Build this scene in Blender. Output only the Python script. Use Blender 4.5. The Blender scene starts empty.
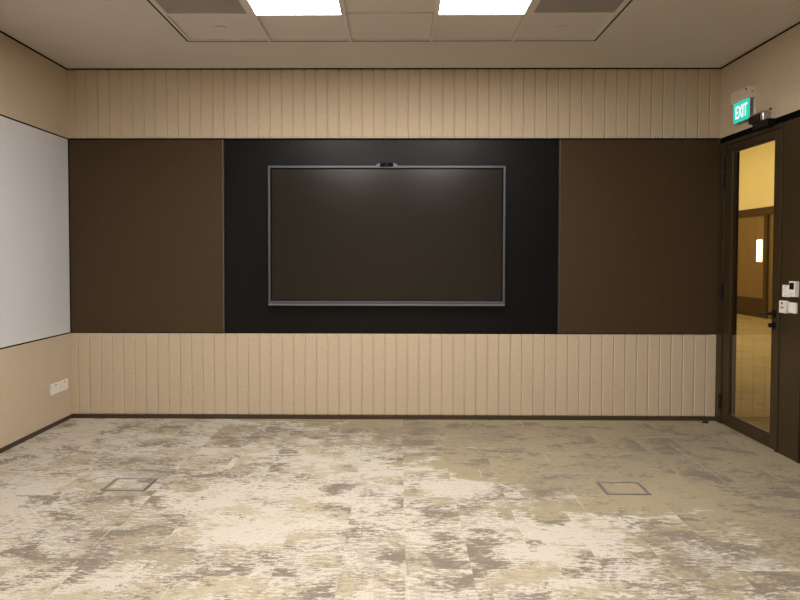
import bpy, bmesh, math, random
from mathutils import Matrix, Vector
random.seed(3)
S = bpy.context.scene
COL = S.collection
W, H, ZT, ZB = 5.528, 2.989, 2.394, 0.738
YB = -7.9            # rear wall, behind the camera
GX, GY, T = 1.257, -0.7936, 0.6

# ------------------------------------------------------------ materials
def mat(name, col, rough=.5, metal=0, spec=.5, coat=0, coat_r=.05):
    m = bpy.data.materials.new(name); m.use_nodes = True
    b = m.node_tree.nodes['Principled BSDF']
    b.inputs['Base Color'].default_value = (*col, 1)
    b.inputs['Roughness'].default_value = rough
    b.inputs['Metallic'].default_value = metal
    b.inputs['Specular IOR Level'].default_value = spec
    b.inputs['Coat Weight'].default_value = coat
    b.inputs['Coat Roughness'].default_value = coat_r
    return m
def nd(m, typ, **kw):
    n = m.node_tree.nodes.new(typ)
    for k, v in kw.items(): setattr(n, k, v)
    return n
def lk(m, a, b): m.node_tree.links.new(a, b)
def noisy(m, col, amt=.06, scale=60, bump=.0, bscale=300, stretch=(1, 1, 1)):
    b = m.node_tree.nodes['Principled BSDF']
    tc = nd(m, 'ShaderNodeTexCoord'); mp = nd(m, 'ShaderNodeMapping'); mp.inputs['Scale'].default_value = stretch
    lk(m, tc.outputs['Object'], mp.inputs['Vector'])
    n = nd(m, 'ShaderNodeTexNoise'); n.inputs['Scale'].default_value = scale; n.inputs['Detail'].default_value = 5
    lk(m, mp.outputs[0], n.inputs['Vector'])
    r = nd(m, 'ShaderNodeValToRGB')
    r.color_ramp.elements[0].position = .3; r.color_ramp.elements[1].position = .7
    r.color_ramp.elements[0].color = (*[c*(1-amt) for c in col], 1)
    r.color_ramp.elements[1].color = (*[min(1, c*(1+amt)) for c in col], 1)
    lk(m, n.outputs['Fac'], r.inputs[0]); lk(m, r.outputs[0], b.inputs['Base Color'])
    if bump:
        n2 = nd(m, 'ShaderNodeTexNoise'); n2.inputs['Scale'].default_value = bscale; n2.inputs['Detail'].default_value = 3
        lk(m, mp.outputs[0], n2.inputs['Vector'])
        bp = nd(m, 'ShaderNodeBump'); bp.inputs['Strength'].default_value = bump; bp.inputs['Distance'].default_value = .002
        lk(m, n2.outputs['Fac'], bp.inputs['Height']); lk(m, bp.outputs[0], b.inputs['Normal'])
    return m
def emit(name, col, s, base=(0.8, .8, .8)):
    m = mat(name, base, .5); b = m.node_tree.nodes['Principled BSDF']
    b.inputs['Emission Color'].default_value = (*col, 1); b.inputs['Emission Strength'].default_value = s
    return m

M = {}
FEL = (.585, .482, .352)
M['felt'] = noisy(mat('beige_felt', FEL, .95, spec=.15), FEL, .05, 45, .35, 260)
M['ceiling'] = noisy(mat('ceiling_paint', (.69, .64, .57), .9, spec=.2), (.69, .64, .57), .02, 3)
M['tile'] = noisy(mat('ceiling_tile', (.72, .67, .60), .85, spec=.2), (.72, .67, .60), .02, 150, .1, 400)
M['tbar'] = mat('grid_bar', (.72, .67, .60), .5)
M['black'] = mat('shadow_gap_black', (.004, .004, .004), .8, spec=.03)
M['brown'] = noisy(mat('bronze_panel', (.064, .048, .0165), .46, spec=.2), (.062, .040, .020), .05, 30)
M['doorbrown'] = noisy(mat('dark_bronze_frame', (.042, .027, .011), .42, spec=.3), (.042, .027, .011), .05, 20)
M['skirt'] = mat('dark_skirting', (.055, .036, .018), .5)
M['blackglass'] = mat('black_panel', (.004, .004, .0045), .34, spec=.22)
M['trim'] = mat('champagne_trim', (.20, .17, .14), .4, metal=1)
M['bezel'] = mat('grey_bezel', (.13, .13, .16), .42, metal=.7)
M['chin'] = mat('silver_chin', (.34, .34, .37), .3, metal=.9)
M['matteblack'] = mat('matte_black', (.004, .004, .004), .8, spec=.1)
M['screen'] = mat('dark_screen', (.010, .0085, .0065), .19, spec=.62)
M['blackplastic'] = mat('black_plastic', (.006, .006, .006), .45, spec=.25)
M['blackmetal'] = mat('black_metal', (.010, .010, .010), .4, metal=.3)
M['whiteboard'] = mat('white_glass_board', (.74, .75, .79), .35, spec=.5, coat=.6, coat_r=.03)
M['white'] = mat('white_plastic', (.84, .81, .77), .4)
M['beigeplastic'] = mat('beige_plastic', (.72, .64, .54), .5)
M['greyplastic'] = mat('grey_mark', (.12, .11, .11), .5)
M['silver'] = mat('silver_metal', (.62, .60, .60), .3, metal=1)
M['boxmetal'] = mat('grey_metal_rim', (.17, .165, .165), .5, metal=.3)
M['grille'] = mat('grille_metal', (.30, .275, .25), .6)
M['lamp'] = emit('lit_diffuser', (1, .94, .885), 37, (.9, .9, .9))
M['exitgreen'] = emit('exit_teal', (.02, .62, .49), .85, (.02, .3, .25))
M['exitwhite'] = emit('exit_letters', (1, 1, 1), .9)
M['sconce'] = emit('sconce_tube', (1, .93, .80), 5)
M['sconcebody'] = mat('sconce_body', (.5, .38, .2), .4, metal=.8)
M['clear'] = mat('clear_acrylic', (.8, .8, .75), .3)
M['foyerwall'] = noisy(mat('foyer_timber', (.20, .118, .035), .4), (.20, .118, .035), .12, 4, stretch=(1, 1, .3))
M['foyerupper'] = mat('foyer_paint', (.90, .78, .42), .8)
M['foyerdark'] = mat('foyer_dark_trim', (.07, .043, .014), .8, spec=.1)
M['rubber'] = mat('black_rubber', (.006, .006, .006), .6)
# grille gets perforations as a brick-free checker of holes
def perforate(m, base, hole, sc):
    b = m.node_tree.nodes['Principled BSDF']
    tc = nd(m, 'ShaderNodeTexCoord'); v = nd(m, 'ShaderNodeTexVoronoi'); v.inputs['Scale'].default_value = sc; v.inputs['Randomness'].default_value = 0
    lk(m, tc.outputs['Object'], v.inputs['Vector'])
    r = nd(m, 'ShaderNodeValToRGB'); r.color_ramp.elements[0].position = .34; r.color_ramp.elements[1].position = .42
    r.color_ramp.elements[0].color = (*hole, 1); r.color_ramp.elements[1].color = (*base, 1)
    lk(m, v.outputs['Distance'], r.inputs[0]); lk(m, r.outputs[0], b.inputs['Base Color'])
perforate(M['grille'], (.42, .385, .35), (.10, .09, .08), 80)
g = bpy.data.materials.new('door_glass'); g.use_nodes = True; g.node_tree.nodes.clear()
go = g.node_tree.nodes.new('ShaderNodeOutputMaterial'); gg = g.node_tree.nodes.new('ShaderNodeBsdfGlass')
gg.inputs['IOR'].default_value = 1.45; gg.inputs['Roughness'].default_value = 0; gg.inputs['Color'].default_value = (.98, .97, .93, 1)
g.node_tree.links.new(gg.outputs[0], go.inputs[0]); M['glass'] = g

def carpet(name, tint=(1, 1, 1), shift=0):
    m = mat(name, (.4, .36, .28), .97, spec=.1); b = m.node_tree.nodes['Principled BSDF']
    def math_(op, a, b_=None, c=None):
        n = nd(m, 'ShaderNodeMath', operation=op)
        for i, x in enumerate((a, b_, c)):
            if x is None: continue
            if isinstance(x, (int, float)): n.inputs[i].default_value = x
            else: lk(m, x, n.inputs[i])
        return n.outputs[0]
    geo = nd(m, 'ShaderNodeNewGeometry')
    def mapped(scale, loc=(0, 0, 0), src=None):
        mp = nd(m, 'ShaderNodeMapping'); mp.inputs['Scale'].default_value = scale; mp.inputs['Location'].default_value = loc
        lk(m, src or geo.outputs['Position'], mp.inputs['Vector']); return mp.outputs[0]
    # carpet tiles 0.5 m: random shift per tile
    fl = nd(m, 'ShaderNodeVectorMath', operation='FLOOR'); lk(m, mapped((3.4, 2, 0), (.31, .17, 0)), fl.inputs[0])
    wn = nd(m, 'ShaderNodeTexWhiteNoise', noise_dimensions='3D'); lk(m, fl.outputs[0], wn.inputs['Vector'])
    sc = nd(m, 'ShaderNodeVectorMath', operation='SCALE'); lk(m, wn.outputs['Color'], sc.inputs[0]); sc.inputs['Scale'].default_value = .20
    fl2 = nd(m, 'ShaderNodeVectorMath', operation='FLOOR'); lk(m, mapped((1.1, 5.5, 0), (.11, .47, 0)), fl2.inputs[0])
    wn2 = nd(m, 'ShaderNodeTexWhiteNoise', noise_dimensions='3D'); lk(m, fl2.outputs[0], wn2.inputs['Vector'])
    sc2 = nd(m, 'ShaderNodeVectorMath', operation='SCALE'); lk(m, wn2.outputs['Color'], sc2.inputs[0]); sc2.inputs['Scale'].default_value = .10
    ad0 = nd(m, 'ShaderNodeVectorMath', operation='ADD'); lk(m, geo.outputs['Position'], ad0.inputs[0]); lk(m, sc2.outputs[0], ad0.inputs[1])
    ad = nd(m, 'ShaderNodeVectorMath', operation='ADD'); lk(m, ad0.outputs[0], ad.inputs[0]); lk(m, sc.outputs[0], ad.inputs[1])
    P = ad.outputs[0]
    def noise(scale, loc, detail=3, rough=.6, src=None, dist=0):
        n = nd(m, 'ShaderNodeTexNoise'); n.inputs['Scale'].default_value = 1; n.inputs['Detail'].default_value = detail
        n.inputs['Roughness'].default_value = rough; n.inputs['Distortion'].default_value = dist
        lk(m, mapped(scale, loc, src or P), n.inputs['Vector']); return n.outputs['Fac']
    bigA = noise((3.4, 4.2, 1), (3+shift, 1, 0), 2, .5); bigB = noise((3.8, 4.8, 1), (17, 9+shift, 0), 2, .5)
    bigC = noise((1.1, 1.3, 1), (7, 2+shift, 0), 1, .5)
    strk = noise((10, 26, 1), (1, 3, 0), 6, .78); strk2 = noise((15, 42, 1), (11, 7, 0), 5, .72)
    fine = noise((26, 64, 1), (5, 5, 0), 5, .8)
    def mask(big, st, lo, hi, wb=.62):
        s = math_('ADD', math_('MULTIPLY', big, wb), math_('ADD', math_('MULTIPLY', st, .66-wb), math_('MULTIPLY', fine, .34)))
        s = math_('ADD', s, math_('MULTIPLY', math_('SUBTRACT', bigC, .5), .12))
        mr = nd(m, 'ShaderNodeMapRange'); mr.inputs['From Min'].default_value = lo; mr.inputs['From Max'].default_value = hi
        lk(m, s, mr.inputs['Value']); return mr.outputs[0]
    def mix(f, a, b_):
        n = nd(m, 'ShaderNodeMix', data_type='RGBA')
        if isinstance(f, (int, float)): n.inputs['Factor'].default_value = f
        else: lk(m, f, n.inputs['Factor'])
        for k, x in (('A', a), ('B', b_)):
            i = [q for q in n.inputs if q.name == k and q.type == 'RGBA'][0]
            if isinstance(x, tuple): i.default_value = (*x, 1)
            else: lk(m, x, i)
        return [q for q in n.outputs if q.type == 'RGBA'][0]
    cream, olive, taupe, dark, moss = CARP
    c = mix(mask(bigA, strk2, .502, .510, .42), cream, olive)
    # colour shifts to olive-beige towards the right and the back wall
    reg = noise((.42, .42, 1), (.4, 2.2, 0), 1, .5, src=geo.outputs['Position'])
    sx = nd(m, 'ShaderNodeSeparateXYZ'); lk(m, geo.outputs['Position'], sx.inputs[0])
    xr = math_('ADD', math_('MULTIPLY', math_('SUBTRACT', sx.outputs[0], 3.35), .42), math_('MULTIPLY', math_('ADD', sx.outputs[1], 2.1), .30))
    rsum = math_('ADD', math_('ADD', xr, math_('MULTIPLY', math_('SUBTRACT', strk, .5), 1.3)), math_('ADD', math_('MULTIPLY', math_('SUBTRACT', reg, .5), 1.0), math_('MULTIPLY', math_('SUBTRACT', bigA, .5), 1.6)))
    mr = nd(m, 'ShaderNodeMapRange'); mr.inputs['From Min'].default_value = 0; mr.inputs['From Max'].default_value = .18; lk(m, rsum, mr.inputs['Value'])
    c = mix(mr.outputs[0], c, moss)
    c = mix(math_('MULTIPLY', mask(bigC, strk2, .520, .527, .20), .5), c, taupe)
    c = mix(math_('MULTIPLY', mask(bigB, strk, .527, .533, .36), .95), c, taupe)
    c = mix(math_('MULTIPLY', mask(bigB, strk2, .556, .562, .36), .8), c, dark)
    # thin pale lines woven along the tile edges, in broken runs
    sx2 = nd(m, 'ShaderNodeSeparateXYZ'); lk(m, mapped((2, 2, 1), (.31, .17, 0)), sx2.inputs[0])
    for ax, wd in ((0, .011), (1, .014)):
        fr = math_('FRACT', sx2.outputs[ax]); ln = math_('LESS_THAN', fr, wd)
        br = math_('GREATER_THAN', noise((1.9, 2.3, 1), (31+ax*9, 4, 0), 1, .5, src=geo.outputs['Position']), .55)
        c = mix(math_('MULTIPLY', math_('MULTIPLY', ln, br), .65), c, cream)
    # fine loop-pile grain
    gr = nd(m, 'ShaderNodeMapRange'); gr.inputs['From Min'].default_value = .3; gr.inputs['From Max'].default_value = .7
    gr.inputs['To Min'].default_value = .80; gr.inputs['To Max'].default_value = 1.18
    lk(m, noise((110, 190, 1), (2, 2, 0), 3, .7), gr.inputs['Value'])
    h = nd(m, 'ShaderNodeHueSaturation'); lk(m, c, h.inputs['Color']); lk(m, gr.outputs[0], h.inputs['Value'])
    # pale seams between some tiles
    lk(m, h.outputs[0], b.inputs['Base Color'])
    bp = nd(m, 'ShaderNodeBump'); bp.inputs['Strength'].default_value = .4; bp.inputs['Distance'].default_value = .003
    lk(m, fine, bp.inputs['Height']); lk(m, bp.outputs[0], b.inputs['Normal'])
    return m
CARP = ((.535, .498, .43), (.43, .375, .275), (.245, .21, .165), (.195, .165, .135), (.35, .30, .20))
M['carpet'] = carpet('mottled_carpet')
CARP = ((.44, .34, .17), (.36, .27, .12), (.25, .19, .085), (.22, .17, .08), (.35, .27, .13))
M['foyercarpet'] = carpet('foyer_carpet', shift=5)

# ------------------------------------------------------------ mesh helpers
def bx(bm, x0, x1, y0, y1, z0, z1, bev=0, seg=1, mi=0):
    a = (min(x0, x1), min(y0, y1), min(z0, z1)); b = (max(x0, x1), max(y0, y1), max(z0, z1))
    mtx = Matrix.Translation([(a[i]+b[i])/2 for i in range(3)]) @ Matrix.Diagonal([b[i]-a[i] for i in range(3)]+[1])
    r = bmesh.ops.create_cube(bm, size=1, matrix=mtx)
    vs = r['verts']; fs = {f for v in vs for f in v.link_faces}
    for f in fs: f.material_index = mi
    if bev:
        es = {e for v in vs for e in v.link_edges}
        bmesh.ops.bevel(bm, geom=list(es), offset=bev, segments=seg, affect='EDGES', profile=.6)
def cyl(bm, p0, p1, r0, r1=None, n=24):
    r1 = r0 if r1 is None else r1
    p0, p1 = Vector(p0), Vector(p1); d = p1-p0
    mtx = Matrix.Translation((p0+p1)/2) @ d.to_track_quat('Z', 'Y').to_matrix().to_4x4()
    bmesh.ops.create_cone(bm, cap_ends=True, segments=n, radius1=r0, radius2=r1, depth=d.length, matrix=mtx)
def obj(name, bm, m, parent=None, smooth=False):
    me = bpy.data.meshes.new(name); bm.to_mesh(me); bm.free()
    for x in (m if isinstance(m, (list, tuple)) else [m]): me.materials.append(x)
    if smooth:
        for p in me.polygons: p.use_smooth = True
    o = bpy.data.objects.new(name, me); COL.objects.link(o)
    if parent:
        o.parent = parent; q = parent; off = Vector((0, 0, 0))
        while q: off += q.location; q = q.parent
        me.transform(Matrix.Translation(-off))
    return o
def box(name, m, parent, *d, bev=0, seg=1):
    bm = bmesh.new(); bx(bm, *d, bev=bev, seg=seg); return obj(name, bm, m, parent)
def thing(name, label, cat, loc, group=None):
    o = bpy.data.objects.new(name, None); COL.objects.link(o); o.location = loc; o.empty_display_size = .1
    o['label'] = label; o['category'] = cat
    if group: o['group'] = group
    return o
def tag(o, label, cat, group=None):
    o['label'] = label; o['category'] = cat
    if group: o['group'] = group
    return o
def struct(o): o['kind'] = 'structure'; return o
def lab(o, t): o['label'] = t; return o

# ------------------------------------------------------------ shell
struct(box('floor', M['carpet'], None, -.2, W+.02, YB-.2, .2, -.1, 0))
# back wall: core with felt boards above and below
struct(box('wall_back', M['felt'], None, -.2, W+.1, .022, .2, 0, H+.3))
def boards_x(name, z0, z1):
    bm = bmesh.new(); s = .0978; x = 1.334-13*s
    xs = [-.012] + [x+s*i for i in range(0, 56) if x+s*i < W-.01] + [W+.012]
    for a, b in zip(xs, xs[1:]): bx(bm, a+.0004, b-.0004, 0, .030, z0, z1, bev=.0075)
    for v in bm.verts: v.co.y *= .8
    return struct(obj(name, bm, M['felt']))
boards_x('wall_back_upper', ZT+.004, H-.008)
boards_x('wall_back_lower', .034, ZB)
def boards_y(name, x0, x1, z0, z1, y0, y1, bev=.002):
    bm = bmesh.new(); s = .0978; ys = [y0]
    y = y0-.06
    while y > y1+.02: ys.append(y); y -= s
    ys.append(y1)
    for a, b in zip(ys, ys[1:]): bx(bm, x0, x1, a, b, z0, z1, bev=bev)
    return struct(obj(name, bm, M['felt']))
struct(box('wall_left', M['felt'], None, -.2, -.022, YB, .022, 0, H+.3))
boards_y('wall_left_upper', -.024, 0, ZT+.004, H-.012, 0, YB)
boards_y('wall_left_lower', -.024, 0, .034, .742-.006, 0, YB, .0007)
boards_y('wall_left_middle', -.024, 0, .742, ZT-.004, -6.02, YB)
struct(box('wall_rear', M['felt'], None, -.2, W+.2, YB-.2, YB, 0, H+.3))
# right wall
struct(box('wall_right', M['felt'], None, W+.022, W+.12, YB, .022, ZT-.05, H+.3))
struct(box('wall_right_core', M['doorbrown'], None, W+.022, W+.12, YB, -1.04, 0, ZT-.05))
boards_y('wall_right_upper', W, W+.024, ZT+.002, H-.012, 0, YB, .0012)
struct(box('wall_right_panel', M['doorbrown'], None, W, W+.024, -1.052, -1.290, 0, ZT-.047, bev=.002))
struct(box('trim_1', M['doorbrown'], None, W-.004, W+.024, -1.296, -1.330, 0, ZT-.047, bev=.002))
struct(box('wall_right_recess', M['black'], None, W+.014, W+.024, -1.330, -1.42, 0, ZT-.047))
struct(box('wall_right_rear', M['doorbrown'], None, W, W+.024, -1.42, YB, 0, ZT-.047, bev=.002))
struct(box('trim_2', M['black'], None, W+.004, W+.024, -.0, YB, ZT-.047, ZT+.002))  # black strip stands in for the shade of the gap
# skirtings
struct(box('baseboard_back', M['skirt'], None, -.0, W-.0, -.006, .022, 0, .034, bev=.001))
struct(box('baseboard_left', M['skirt'], None, -.022, .006, -.006, YB, 0, .034, bev=.001))
struct(box('baseboard_rear', M['skirt'], None, .006, W, YB, YB+.006, 0, .034, bev=.001))
# black strips filling the shadow gaps, their shade put into the colour
bm = bmesh.new()
bx(bm, 0, W, .0, .02, H-.009, H+.001); bx(bm, -.02, .002, -.002, YB, H-.013, H+.001); bx(bm, W-.002, W+.02, -.002, YB, H-.013, H+.001)
struct(obj('trim_3', bm, M['black']))
bm = bmesh.new()
bx(bm, 0, W, .004, .022, ZT-.006, ZT+.006); bx(bm, 0, W, .004, .022, ZB-.002, ZB+.004)
bx(bm, -.02, .001, 0, YB, ZT-.005, ZT+.005); bx(bm, -.02, .001, 0, YB, .734, .744)
bx(bm, -.02, .008, -.006, .012, .744, ZT-.005)
struct(obj('trim_4', bm, M['black']))

# middle band of the back wall: bronze panels and black panel
def panel(x0, x1, label):
    o = box('wall_panel', M['brown'], None, x0, x1, -.004, .0215, ZB+.005, ZT-.007, bev=.0015)
    return tag(o, label, 'wall panel', 'bronze wall panels')
panel(.010, 1.318, 'dark bronze brown wall panel left of the black panel, next to the whiteboard')
panel(4.190, W-.002, 'dark bronze brown wall panel right of the black panel, next to the door')
t = tag(box('wall_panel', M['blackglass'], None, 1.331, 4.178, .012, .0215, ZB+.005, ZT-.007, bev=.001), 'wide black wall panel behind the screen', 'wall panel')
struct(box('trim_5', M['trim'], None, 1.318, 1.3305, -.007, .0215, ZB+.005, ZT-.007, bev=.001))
struct(box('trim_6', M['trim'], None, 4.1785, 4.190, -.007, .0215, ZB+.005, ZT-.007, bev=.001))

# ------------------------------------------------------------ ceiling
bm = bmesh.new()
NX, NY = 5, 10
x0, x1, y1, y0 = GX-.012, GX+NX*T+.012, GY+.012, GY-NY*T-.012
bx(bm, -.2, x0, YB-.2, .2, H, H+.1); bx(bm, x1, W+.2, YB-.2, .2, H, H+.1)
bx(bm, x0, x1, y1, .2, H, H+.1); bx(bm, x0, x1, YB-.2, y0, H, H+.1)
struct(obj('ceiling', bm, M['ceiling']))
lights = {(c, r) for c in (1, 3) for r in (1, 4, 7)}
vents = {(c, r) for c in (0, 4) for r in (1,)}
bm = bmesh.new()
for c in range(NX):
    for r in range(NY):
        if (c, r) in lights or (c, r) in vents: continue
        bx(bm, GX+c*T+.012, GX+(c+1)*T-.012, GY-r*T-.012, GY-(r+1)*T+.012, H+.013, H+.03, bev=.003)
struct(obj('ceiling_tiles', bm, M['tile']))
bm = bmesh.new()
for c in range(1, NX): bx(bm, GX+c*T-.012, GX+c*T+.012, GY, GY-NY*T, H-.001, H+.03)
for r in range(1, NY): bx(bm, GX, GX+NX*T, GY-r*T-.012, GY-r*T+.012, H+.003, H+.03)
bx(bm, GX, GX+.02, GY, GY-NY*T, H+.002, H+.03); bx(bm, GX+NX*T-.02, GX+NX*T, GY, GY-NY*T, H+.002, H+.03)
bx(bm, GX, GX+NX*T, GY, GY-.02, H+.002, H+.03); bx(bm, GX, GX+NX*T, GY-NY*T+.02, GY-NY*T, H+.002, H+.03)
struct(obj('ceiling_grid', bm, M['tbar']))
bm = bmesh.new()
bx(bm, x0, GX, y0, y1, H+.0008, H+.03); bx(bm, GX+NX*T, x1, y0, y1, H+.0008, H+.03)
bx(bm, GX, GX+NX*T, GY, y1, H+.0008, H+.03); bx(bm, GX, GX+NX*T, y0, GY-NY*T, H+.0008, H+.03)  # flush black ring: shadow line round the tile field put into colour
bx(bm, -.2, W+.2, YB-.2, .2, H+.1, H+.14)
struct(obj('trim_7', bm, M['black']))

def ceiling_light(cx, cy):
    t = thing('ceiling_light', '', 'ceiling light', (cx, cy, H), 'square panel lights in the ceiling grid')
    bm = bmesh.new(); a = .288; b = .279
    bx(bm, cx-a, cx+a, cy-a, cy-b, H-.005, H+.02); bx(bm, cx-a, cx+a, cy+b, cy+a, H-.005, H+.02)
    bx(bm, cx-a, cx-b, cy-b, cy+b, H-.005, H+.02); bx(bm, cx+b, cx+a, cy-b, cy+b, H-.005, H+.02)
    obj('frame', bm, M['tbar'], t)
    box('diffuser', M['lamp'], t, cx-b, cx+b, cy-b, cy+b, H+.004, H+.012)
    return t
def copy_tree(o, parent=None, delta=Vector((0, 0, 0))):
    c = o.copy(); COL.objects.link(c)
    if parent: c.parent = parent
    else: c.location = o.location+delta
    for ch in list(o.children): copy_tree(ch, c)
    return c
def cell(c, r): return GX+(c+.5)*T, GY-(r+.5)*T
L0 = None
rows = {1: 'front pair, nearest the screen wall', 2: 'second row', 4: 'second row', 7: 'rearmost row'}
for (c, r) in sorted(lights, key=lambda q: (q[1], q[0])):
    x, y = cell(c, r)
    if L0 is None: L = L0 = ceiling_light(x, y)
    else: L = copy_tree(L0, None, Vector((x, y, H))-L0.location)
    side = 'left' if c == 1 else 'right'
    if r == 1: L['label'] = 'glowing square ceiling light panel on the %s, nearest the screen wall' % side
    else: L['label'] = 'glowing square ceiling light panel, %s column, %s from the screen wall' % (side, rows[r])
def vent(c, r, lbl):
    x, y = cell(c, r); a = .288; b = .262
    t = thing('ceiling_vent', lbl, 'air vent', (x, y, H), 'perforated ceiling vents')
    bm = bmesh.new()
    bx(bm, x-a, x+a, y-a, y-b, H-.002, H+.02, bev=.001); bx(bm, x-a, x+a, y+b, y+a, H-.002, H+.02, bev=.001)
    bx(bm, x-a, x-b, y-b, y+b, H-.002, H+.02, bev=.001); bx(bm, x+b, x+a, y-b, y+b, H-.002, H+.02, bev=.001)
    obj('frame', bm, M['tbar'], t)
    box('grille', M['grille'], t, x-b, x+b, y-b, y+b, H+.003, H+.012)
vent(0, 1, 'grey perforated ceiling vent left of the left light panel')
vent(4, 1, 'grey perforated ceiling vent right of the right light panel')
for x, y, lbl in ((1.567, -1.094, 'round white sprinkler cover in the left corner ceiling tile'), (3.956, -1.102, 'round white sprinkler cover in the right corner ceiling tile')):
    t = thing('sprinkler_cover', lbl, 'sprinkler cover', (x, y, H), 'sprinkler covers')
    bm = bmesh.new(); cyl(bm, (x, y, H+.004), (x, y, H+.009), .040, .042, 32); obj('cap', bm, M['tile'], t)
    bm = bmesh.new(); cyl(bm, (x, y, H+.009), (x, y, H+.0135), .034, .034, 24); obj('neck', bm, M['tbar'], t)

# ------------------------------------------------------------ display
tx0, tx1, tz0, tz1 = 1.717, 3.718, .985, 2.161
D = thing('display_screen', 'large switched-off flat display with a thin grey frame on the black wall panel', 'screen', ((tx0+tx1)/2, -.03, tz0))
box('housing', M['blackplastic'], D, tx0+.01, tx1-.01, -.050, .0015, tz0+.02, tz1-.01, bev=.008, seg=2)
bm = bmesh.new(); w = .019
bx(bm, tx0, tx0+w, -.065, -.035, tz0, tz1, bev=.003); bx(bm, tx1-w, tx1, -.065, -.035, tz0, tz1, bev=.003)
bx(bm, tx0+w, tx1-w, -.065, -.035, tz1-w, tz1, bev=.003); bx(bm, tx0+w, tx1-w, -.065, -.035, tz0+.012, tz0+.036, bev=.003)
obj('bezel', bm, M['bezel'], D)
bm = bmesh.new(); bx(bm, tx0+.003, tx1-.003, -.070, -.035, tz0-.004, tz0+.011, bev=.002)
obj('bottom_strip', bm, M['chin'], D)
box('screen_border', M['matteblack'], D, tx0+w, tx1-w, -.060, -.045, tz0+.036, tz1-w)
box('screen_glass', M['screen'], D, tx0+w+.012, tx1-w-.012, -.0615, -.052, tz0+.046, tz1-w-.012)
cx = 2.718
bm = bmesh.new()
pts = [(cx-.100, tz1-.004), (cx+.100, tz1-.004), (cx+.072, tz1+.018), (cx-.072, tz1+.018)]
lo = [bm.verts.new((x, -.067, z)) for x, z in pts]; hi = [bm.verts.new((x, -.035, z)) for x, z in pts]
bm.faces.new(lo); bm.faces.new(hi[::-1])
for i in range(4): bm.faces.new((lo[i], hi[i], hi[(i+1) % 4], lo[(i+1) % 4]))
bmesh.ops.recalc_face_normals(bm, faces=bm.faces[:])
hs = obj('camera_housing', bm, M['bezel'], D)
cm = box('camera_module', M['matteblack'], D, cx-.056, cx+.056, -.071, -.030, tz1-.010, tz1+.022, bev=.004, seg=2)
bm = bmesh.new(); cyl(bm, (cx, -.073, tz1+.006), (cx, -.070, tz1+.006), .009, n=20); ln = obj('camera_lens', bm, M['blackplastic'], cm)
bm = bmesh.new(); cyl(bm, (cx, -.0715, tz0+.004), (cx, -.070, tz0+.004), .004, n=12); obj('power_button', bm, M['greyplastic'], D)

# ------------------------------------------------------------ whiteboard and sockets
WB = thing('whiteboard', 'long white glass writing board along the left wall', 'whiteboard', (0, -3, .744))
bm = bmesh.new(); bx(bm, -.0215, .006, -.016, -6.0, .746, 2.386, bev=.001); obj('glass_surface', bm, M['whiteboard'], WB)

def socket(y0, y1, lbl):
    t = thing('wall_socket', lbl, 'socket', (0, (y0+y1)/2, .262), 'white wall sockets')
    box('faceplate', M['white'], t, -.001, .009, y0, y1, .268, .357, bev=.003, seg=2)
    ym = (y0+y1)/2
    box('switch', M['white'], t, .008, .012, ym-.010, ym+.010, .327, .346, bev=.001)
    box('switch_mark', M['greyplastic'], t, .0115, .0127, ym-.011, ym+.011, .336, .345)
    for dy in (-.011, .011): box('pin_hole', M['greyplastic'], t, .0082, .0093, ym+dy-.0025, ym+dy+.0025, .290, .294)
    box('pin_hole', M['greyplastic'], t, .0082, .0093, ym-.0015, ym+.0015, .304, .310)
socket(-.222, -.076, 'white wall socket nearer the room corner, under the whiteboard')
socket(-.392, -.229, 'white wall socket farther from the room corner, under the whiteboard')

# ------------------------------------------------------------ floor things
for x0, x1, y0, y1, lbl in ((1.045, 1.312, -2.0, -1.748, 'square floor box with grey rim and carpet lid, left side of the room'),
                            (4.040, 4.306, -2.022, -1.775, 'square floor box with grey rim and carpet lid, right side of the room')):
    t = thing('floor_box', lbl, 'floor box', ((x0+x1)/2, (y0+y1)/2, 0), 'floor boxes'); w = .021
    bm = bmesh.new()
    bx(bm, x0, x1, y0, y0+w, -.004, .003, bev=.001); bx(bm, x0, x1, y1-w, y1, -.004, .003, bev=.001)
    bx(bm, x0, x0+w, y0+w, y1-w, -.004, .003, bev=.001); bx(bm, x1-w, x1, y0+w, y1-w, -.004, .003, bev=.001)
    obj('rim', bm, M['boxmetal'], t)
    box('lid', M['carpet'], t, x0+w, x1-w, y0+w, y1-w, -.004, .002)
t = thing('door_stop', 'small black rubber door stop on the carpet by the right corner', 'door stop', (5.41, -.085, 0))
bm = bmesh.new(); cyl(bm, (5.41, -.085, 0), (5.41, -.085, .012), .026, .024, 24); obj('base', bm, M['rubber'], t)
bm = bmesh.new(); cyl(bm, (5.41, -.085, .012), (5.41, -.085, .026), .018, .013, 24); obj('bumper', bm, M['rubber'], t)

# ------------------------------------------------------------ door
DZ = ZT-.047
struct(box('trim_8', M['doorbrown'], None, W-.006, W+.12, -.004, -.112, 0, DZ, bev=.002))       # jamb hinge side
struct(box('trim_9', M['doorbrown'], None, W-.006, W+.12, -1.012, -1.046, 0, DZ, bev=.002))     # jamb lock side
struct(box('trim_10', M['doorbrown'], None, W-.006, W+.12, -.112, -1.012, DZ-.03, DZ, bev=.002))
struct(box('trim_11', M['black'], None, W+.05, W+.118, -.112, -.124, 0, DZ-.03))
DR = struct(bpy.data.objects.new('door_1', None)); COL.objects.link(DR); DR.location = (W+.02, -.56, 0)
ya, yb, ga, gb, za, zb_ = -.118, -1.008, -.240, -.925, .098, 2.258
bm = bmesh.new(); X0, X1 = W+.002, W+.046
bx(bm, X0, X1, ya, ga, .006, DZ-.033, bev=.0015); bx(bm, X0, X1, gb, yb, .006, DZ-.033, bev=.0015)
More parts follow.
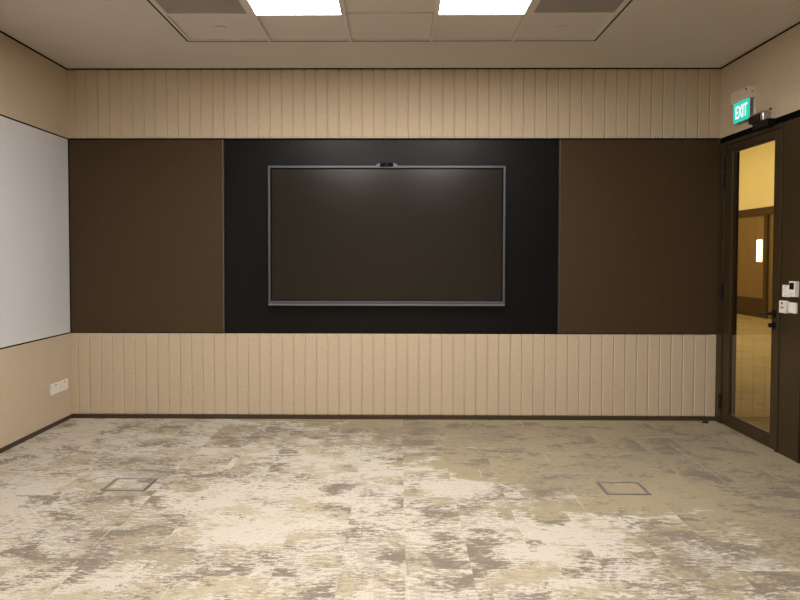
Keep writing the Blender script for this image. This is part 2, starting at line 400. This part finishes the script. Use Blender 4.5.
bx(bm, X0, X1, ga, gb, .006, za, bev=.0015); bx(bm, X0, X1, ga, gb, zb_, DZ-.033, bev=.0015)
obj('door_leaf', bm, M['doorbrown'], DR)
bm = bmesh.new(); e = .010
for a, b, c, d in ((ga, ga-e, za, zb_), (gb+e, gb, za, zb_)): bx(bm, X0+.006, X1-.006, a, b, c, d, bev=.002)
for c, d in ((za, za+e), (zb_-e, zb_)): bx(bm, X0+.006, X1-.006, ga-e, gb+e, c, d, bev=.002)
obj('glazing_bead', bm, M['doorbrown'], DR)
box('glass_pane', M['glass'], DR, X0+.012, X0+.020, ga-.008, gb+.008, za+.008, zb_-.008)
def hinge(z0, z1):
    bm = bmesh.new(); y = -.104
    cyl(bm, (W-.012, y, z0), (W-.012, y, z1), .009, n=16)
    bx(bm, W-.010, W+.003, y-.018, y+.018, z0+.004, z1-.004)
    return obj('hinge', bm, M['blackmetal'], DR)
for z0, z1 in ((2.115, 2.238), (1.955, 2.100), (1.046, 1.172), (.125, .250)): hinge(z0, z1)
HD = bmesh.new(); yh = -.965
cyl(HD, (W+.003, yh, .990), (W-.010, yh, .990), .027, n=24); cyl(HD, (W-.008, yh, .990), (W-.055, yh, .990), .010, n=16)
cyl(HD, (W-.050, yh-.006, .990), (W-.050, yh+.118, .984), .0095, .0085, n=16)
obj('door_handle', HD, M['blackmetal'], DR, smooth=False)
HD = bmesh.new(); cyl(HD, (W+.003, yh, .905), (W-.010, yh, .905), .026, n=24)
bx(HD, W-.040, W-.008, yh-.005, yh+.008, .890, .920, bev=.002)
obj('thumb_turn', HD, M['blackmetal'], DR)

# magnetic lock over the door
t = thing('door_closer', 'black door closer with a silver bar above the door', 'door closer', (W, -.79, 2.36))
box('body', M['blackplastic'], t, W-.058, W+.004, -.70, -.925, 2.345, 2.398, bev=.004)
box('side_box', M['blackplastic'], t, W-.062, W, -.645, -.800, 2.398, 2.452, bev=.004)
box('arm_bar', M['silver'], t, W-.056, W-.036, -.67, -.945, 2.454, 2.465, bev=.002)
box('clip', M['silver'], t, W-.060, W, -.825, -.870, 2.398, 2.454, bev=.003)
bm = bmesh.new(); cyl(bm, (W-.046, -.945, 2.459), (W-.046, -.953, 2.459), .008, n=12); obj('bar_end', bm, M['blackplastic'], t)

# exit sign
ey0, ey1 = -.333, -.631
EX = thing('exit_sign', 'lit teal EXIT sign in a beige housing on the wall above the door', 'sign', (W, -.48, 2.45))
box('pale_strip', M['white'], EX, W-.006, W+.002, ey0-.03, ey1+.012, 2.475, 2.62, bev=.002)  # pale strip on the wall behind the sign panel
box('housing', M['beigeplastic'], EX, W-.060, W+.002, ey0, ey1, 2.610, 2.700, bev=.004, seg=2)
bm = bmesh.new(); cyl(bm, (W-.0605, -.600, 2.678), (W-.064, -.600, 2.678), .008, n=16); obj('indicator_button', bm, M['blackplastic'], EX)
bm = bmesh.new(); cyl(bm, (W-.030, ey1+.001, 2.655), (W-.030, ey1-.003, 2.655), .006, n=16); obj('screw', bm, M['greyplastic'], EX)
pX = W-.044
pn = box('sign_panel', M['white'], EX, pX+.0012, pX+.006, -.350, -.620, 2.455, 2.610, bev=.001)
box('sign_face', M['exitgreen'], pn, pX, pX+.0012, -.350, -.620, 2.455, 2.610)
tc = bpy.data.curves.new('exit_text', 'FONT'); tc.body = 'EXIT'; tc.align_x = 'CENTER'; tc.align_y = 'CENTER'; tc.size = .1; tc.extrude = .01; tc.offset = .0007
to = bpy.data.objects.new('exit_text_temp', tc); COL.objects.link(to)
bpy.context.view_layer.update()
me = bpy.data.meshes.new_from_object(to.evaluated_get(bpy.context.evaluated_depsgraph_get()))
bpy.data.objects.remove(to)
xs = [v.co.x for v in me.vertices]; ys = [v.co.y for v in me.vertices]
sx = .195/(max(xs)-min(xs)); sy = .098/(max(ys)-min(ys)); mx = (max(xs)+min(xs))/2; my = (max(ys)+min(ys))/2
for v in me.vertices:
    a, b_, c = (v.co.x-mx)*sx, (v.co.y-my)*sy, v.co.z
    v.co = (pX-.0006-c*.1, -.487-a, 2.533+b_)
bm = bmesh.new(); bm.from_mesh(me); bmesh.ops.recalc_face_normals(bm, faces=bm.faces[:]); obj('lettering', bm, M['exitwhite'], pn)
lab(bpy.data.objects['lettering'], 'white letters EXIT')

# wall controls right of the door
def ctrl(name, lbl, cat, y0, y1, z0, z1, d, m):
    t = thing(name, lbl, cat, (W, (y0+y1)/2, z0), 'wall controls beside the door')
    box('housing', m, t, W-d, W+.001, y0, y1, z0, z1, bev=.003, seg=2)
    return t
t = ctrl('wall_switch', 'small white wall switch right of the door handle, left of the thermostat', 'switch', -1.095, -1.182, 1.119, 1.202, .012, M['white'])
box('rocker', M['white'], t, W-.0145, W-.010, -1.113, -1.164, 1.135, 1.184, bev=.001)
for z in (1.129, 1.192): box('slot_mark', M['greyplastic'], t, W-.0128, W-.011, -1.123, -1.154, z-.0012, z+.0012)
t = ctrl('thermostat', 'white thermostat with a dark square display on the panel beside the door', 'thermostat', -1.218, -1.300, 1.126, 1.232, .030, M['white'])
box('display', M['blackplastic'], t, W-.0315, W-.026, -1.226, -1.284, 1.176, 1.222, bev=.001)
for i in range(3): box('button', M['beigeplastic'], t, W-.0315, W-.028, -1.232-.017*i, -1.243-.017*i, 1.140, 1.148, bev=.0005)
t = ctrl('access_reader', 'white access reader with two grey marks, below the small switch', 'access reader', -1.066, -1.166, 1.005, 1.092, .018, M['white'])
box('icon_plate', M['greyplastic'], t, W-.0192, W-.017, -1.094, -1.120, 1.066, 1.080, bev=.0005)
box('label_strip', M['greyplastic'], t, W-.0192, W-.017, -1.090, -1.130, 1.038, 1.047, bev=.0005)
box('divider', M['beigeplastic'], t, W-.0188, W-.017, -1.068, -1.164, 1.055, 1.058)
t = ctrl('wall_plate', 'blank white wall plate below the thermostat', 'wall plate', -1.184, -1.280, 1.012, 1.085, .012, M['white'])
box('cover', M['white'], t, W-.0135, W-.010, -1.191, -1.273, 1.018, 1.079, bev=.001)

# ------------------------------------------------------------ foyer seen through the glass
FX = 11.27; FY0, FY1 = -3.0, 15.0; k = (FX-2.8086)/(10.4-2.8086)
def fy(y): return -6.394+(y+6.394)*k
def fz(z): return 1.394+(z-1.394)*k
struct(box('floor_foyer', M['foyercarpet'], None, W+.02, FX+.2, FY0, FY1, -.1, -.002))
zt = fz(2.43); zbd = fz(.54)
struct(box('wall_foyer', M['foyerwall'], None, FX, FX+.2, FY0, FY1, 0, zt))
struct(box('wall_foyer_upper', M['foyerupper'], None, FX+.0, FX+.2, FY0, FY1, zt, 4.6))
struct(box('baseboard_foyer', M['foyerdark'], None, FX-.02, FX, fy(9.15), FY1, 0, zbd))
struct(box('trim_12', M['foyerdark'], None, FX-.04, FX, FY0, FY1, fz(2.28), zt))
struct(box('trim_13', M['foyerdark'], None, FX-.05, FX, fy(9.01), fy(9.15), 0, fz(2.28)))
struct(box('wall_foyer_end', M['foyerupper'], None, W+.02, FX+.2, FY1, FY1+.2, 0, 4.6))
struct(box('wall_foyer_near', M['foyerwall'], None, W+.02, FX+.2, FY0-.2, FY0, 0, 4.6))
struct(box('wall_foyer_side', M['foyerupper'], None, W+.10, W+.12, .03, FY1, 0, 4.6))
struct(box('wall_foyer_over', M['foyerupper'], None, W+.122, W+.14, FY0, .03, DZ, 4.6))
struct(box('ceiling_foyer', M['foyerupper'], None, W+.02, FX+.2, FY0, FY1, 4.6, 4.8))
def sconce(y, lbl):
    t = thing('wall_sconce', lbl, 'wall light', (FX, y, fz(1.30)), 'foyer wall lights')
    z0, z1 = fz(1.31), fz(1.76)
    box('bracket', M['sconcebody'], t, FX-.03, FX, y-.09, y+.09, z0-.03, z1+.03, bev=.004)
    for i in (-1, 0, 1):
        bm = bmesh.new(); cyl(bm, (FX-.07, y+i*.058, z0), (FX-.07, y+i*.058, z1), .026, n=16); obj('tube', bm, M['sconce'], t)
sconce(fy(9.30), 'glowing vertical wall light seen through the door glass')
def area(name, loc, size, power, col, rot=(0, 0, 0)):
    l = bpy.data.lights.new(name, 'AREA'); l.shape = 'RECTANGLE'; l.size, l.size_y = size; l.energy = power; l.color = col
    o = bpy.data.objects.new(name, l); COL.objects.link(o); o.location = loc; o.rotation_euler = rot
    return o
area('foyer_fill', (8.5, 8, 4.5), (3.0, 12), 340, (1, .84, .52))  # unseen area lamp added to light the foyer

# ------------------------------------------------------------ world, camera
w = bpy.data.worlds.new('world'); S.world = w; w.use_nodes = True
w.node_tree.nodes['Background'].inputs[0].default_value = (.9, .8, .65, 1); w.node_tree.nodes['Background'].inputs[1].default_value = .02
cd = bpy.data.cameras.new('camera'); cam = bpy.data.objects.new('camera', cd); COL.objects.link(cam); S.camera = cam
f, pitch, yaw, roll, sxp, syp = 749.69, .0339, -.0114, .0016, -11.32, -17.66
cd.sensor_width = 36; cd.lens = f/800*36; cd.shift_x = -sxp/800; cd.shift_y = syp/800; cd.clip_start = .05; cd.clip_end = 60
def cam_axes(v):   # world direction -> camera coords
    x, y, z = v
    c, s = math.cos(yaw), math.sin(yaw); x, y = c*x-s*y, s*x+c*y
    c, s = math.cos(pitch), math.sin(pitch); y, z = c*y-s*z, s*y+c*z
    c, s = math.cos(roll), math.sin(roll); x, z = c*x+s*z, -s*x+c*z
    return Vector((x, z, -y))
R = Matrix([cam_axes(e) for e in ((1, 0, 0), (0, 1, 0), (0, 0, 1))])   # rows: images of world axes = transpose of world->cam
cam.matrix_world = Matrix.Translation((2.8086, -6.3944, 1.3938)) @ R.to_4x4()
S.view_settings.view_transform = 'Standard'; S.view_settings.look = 'None'; S.view_settings.gamma = 1
S.view_settings.exposure = 0; S.view_settings.use_curve_mapping = False
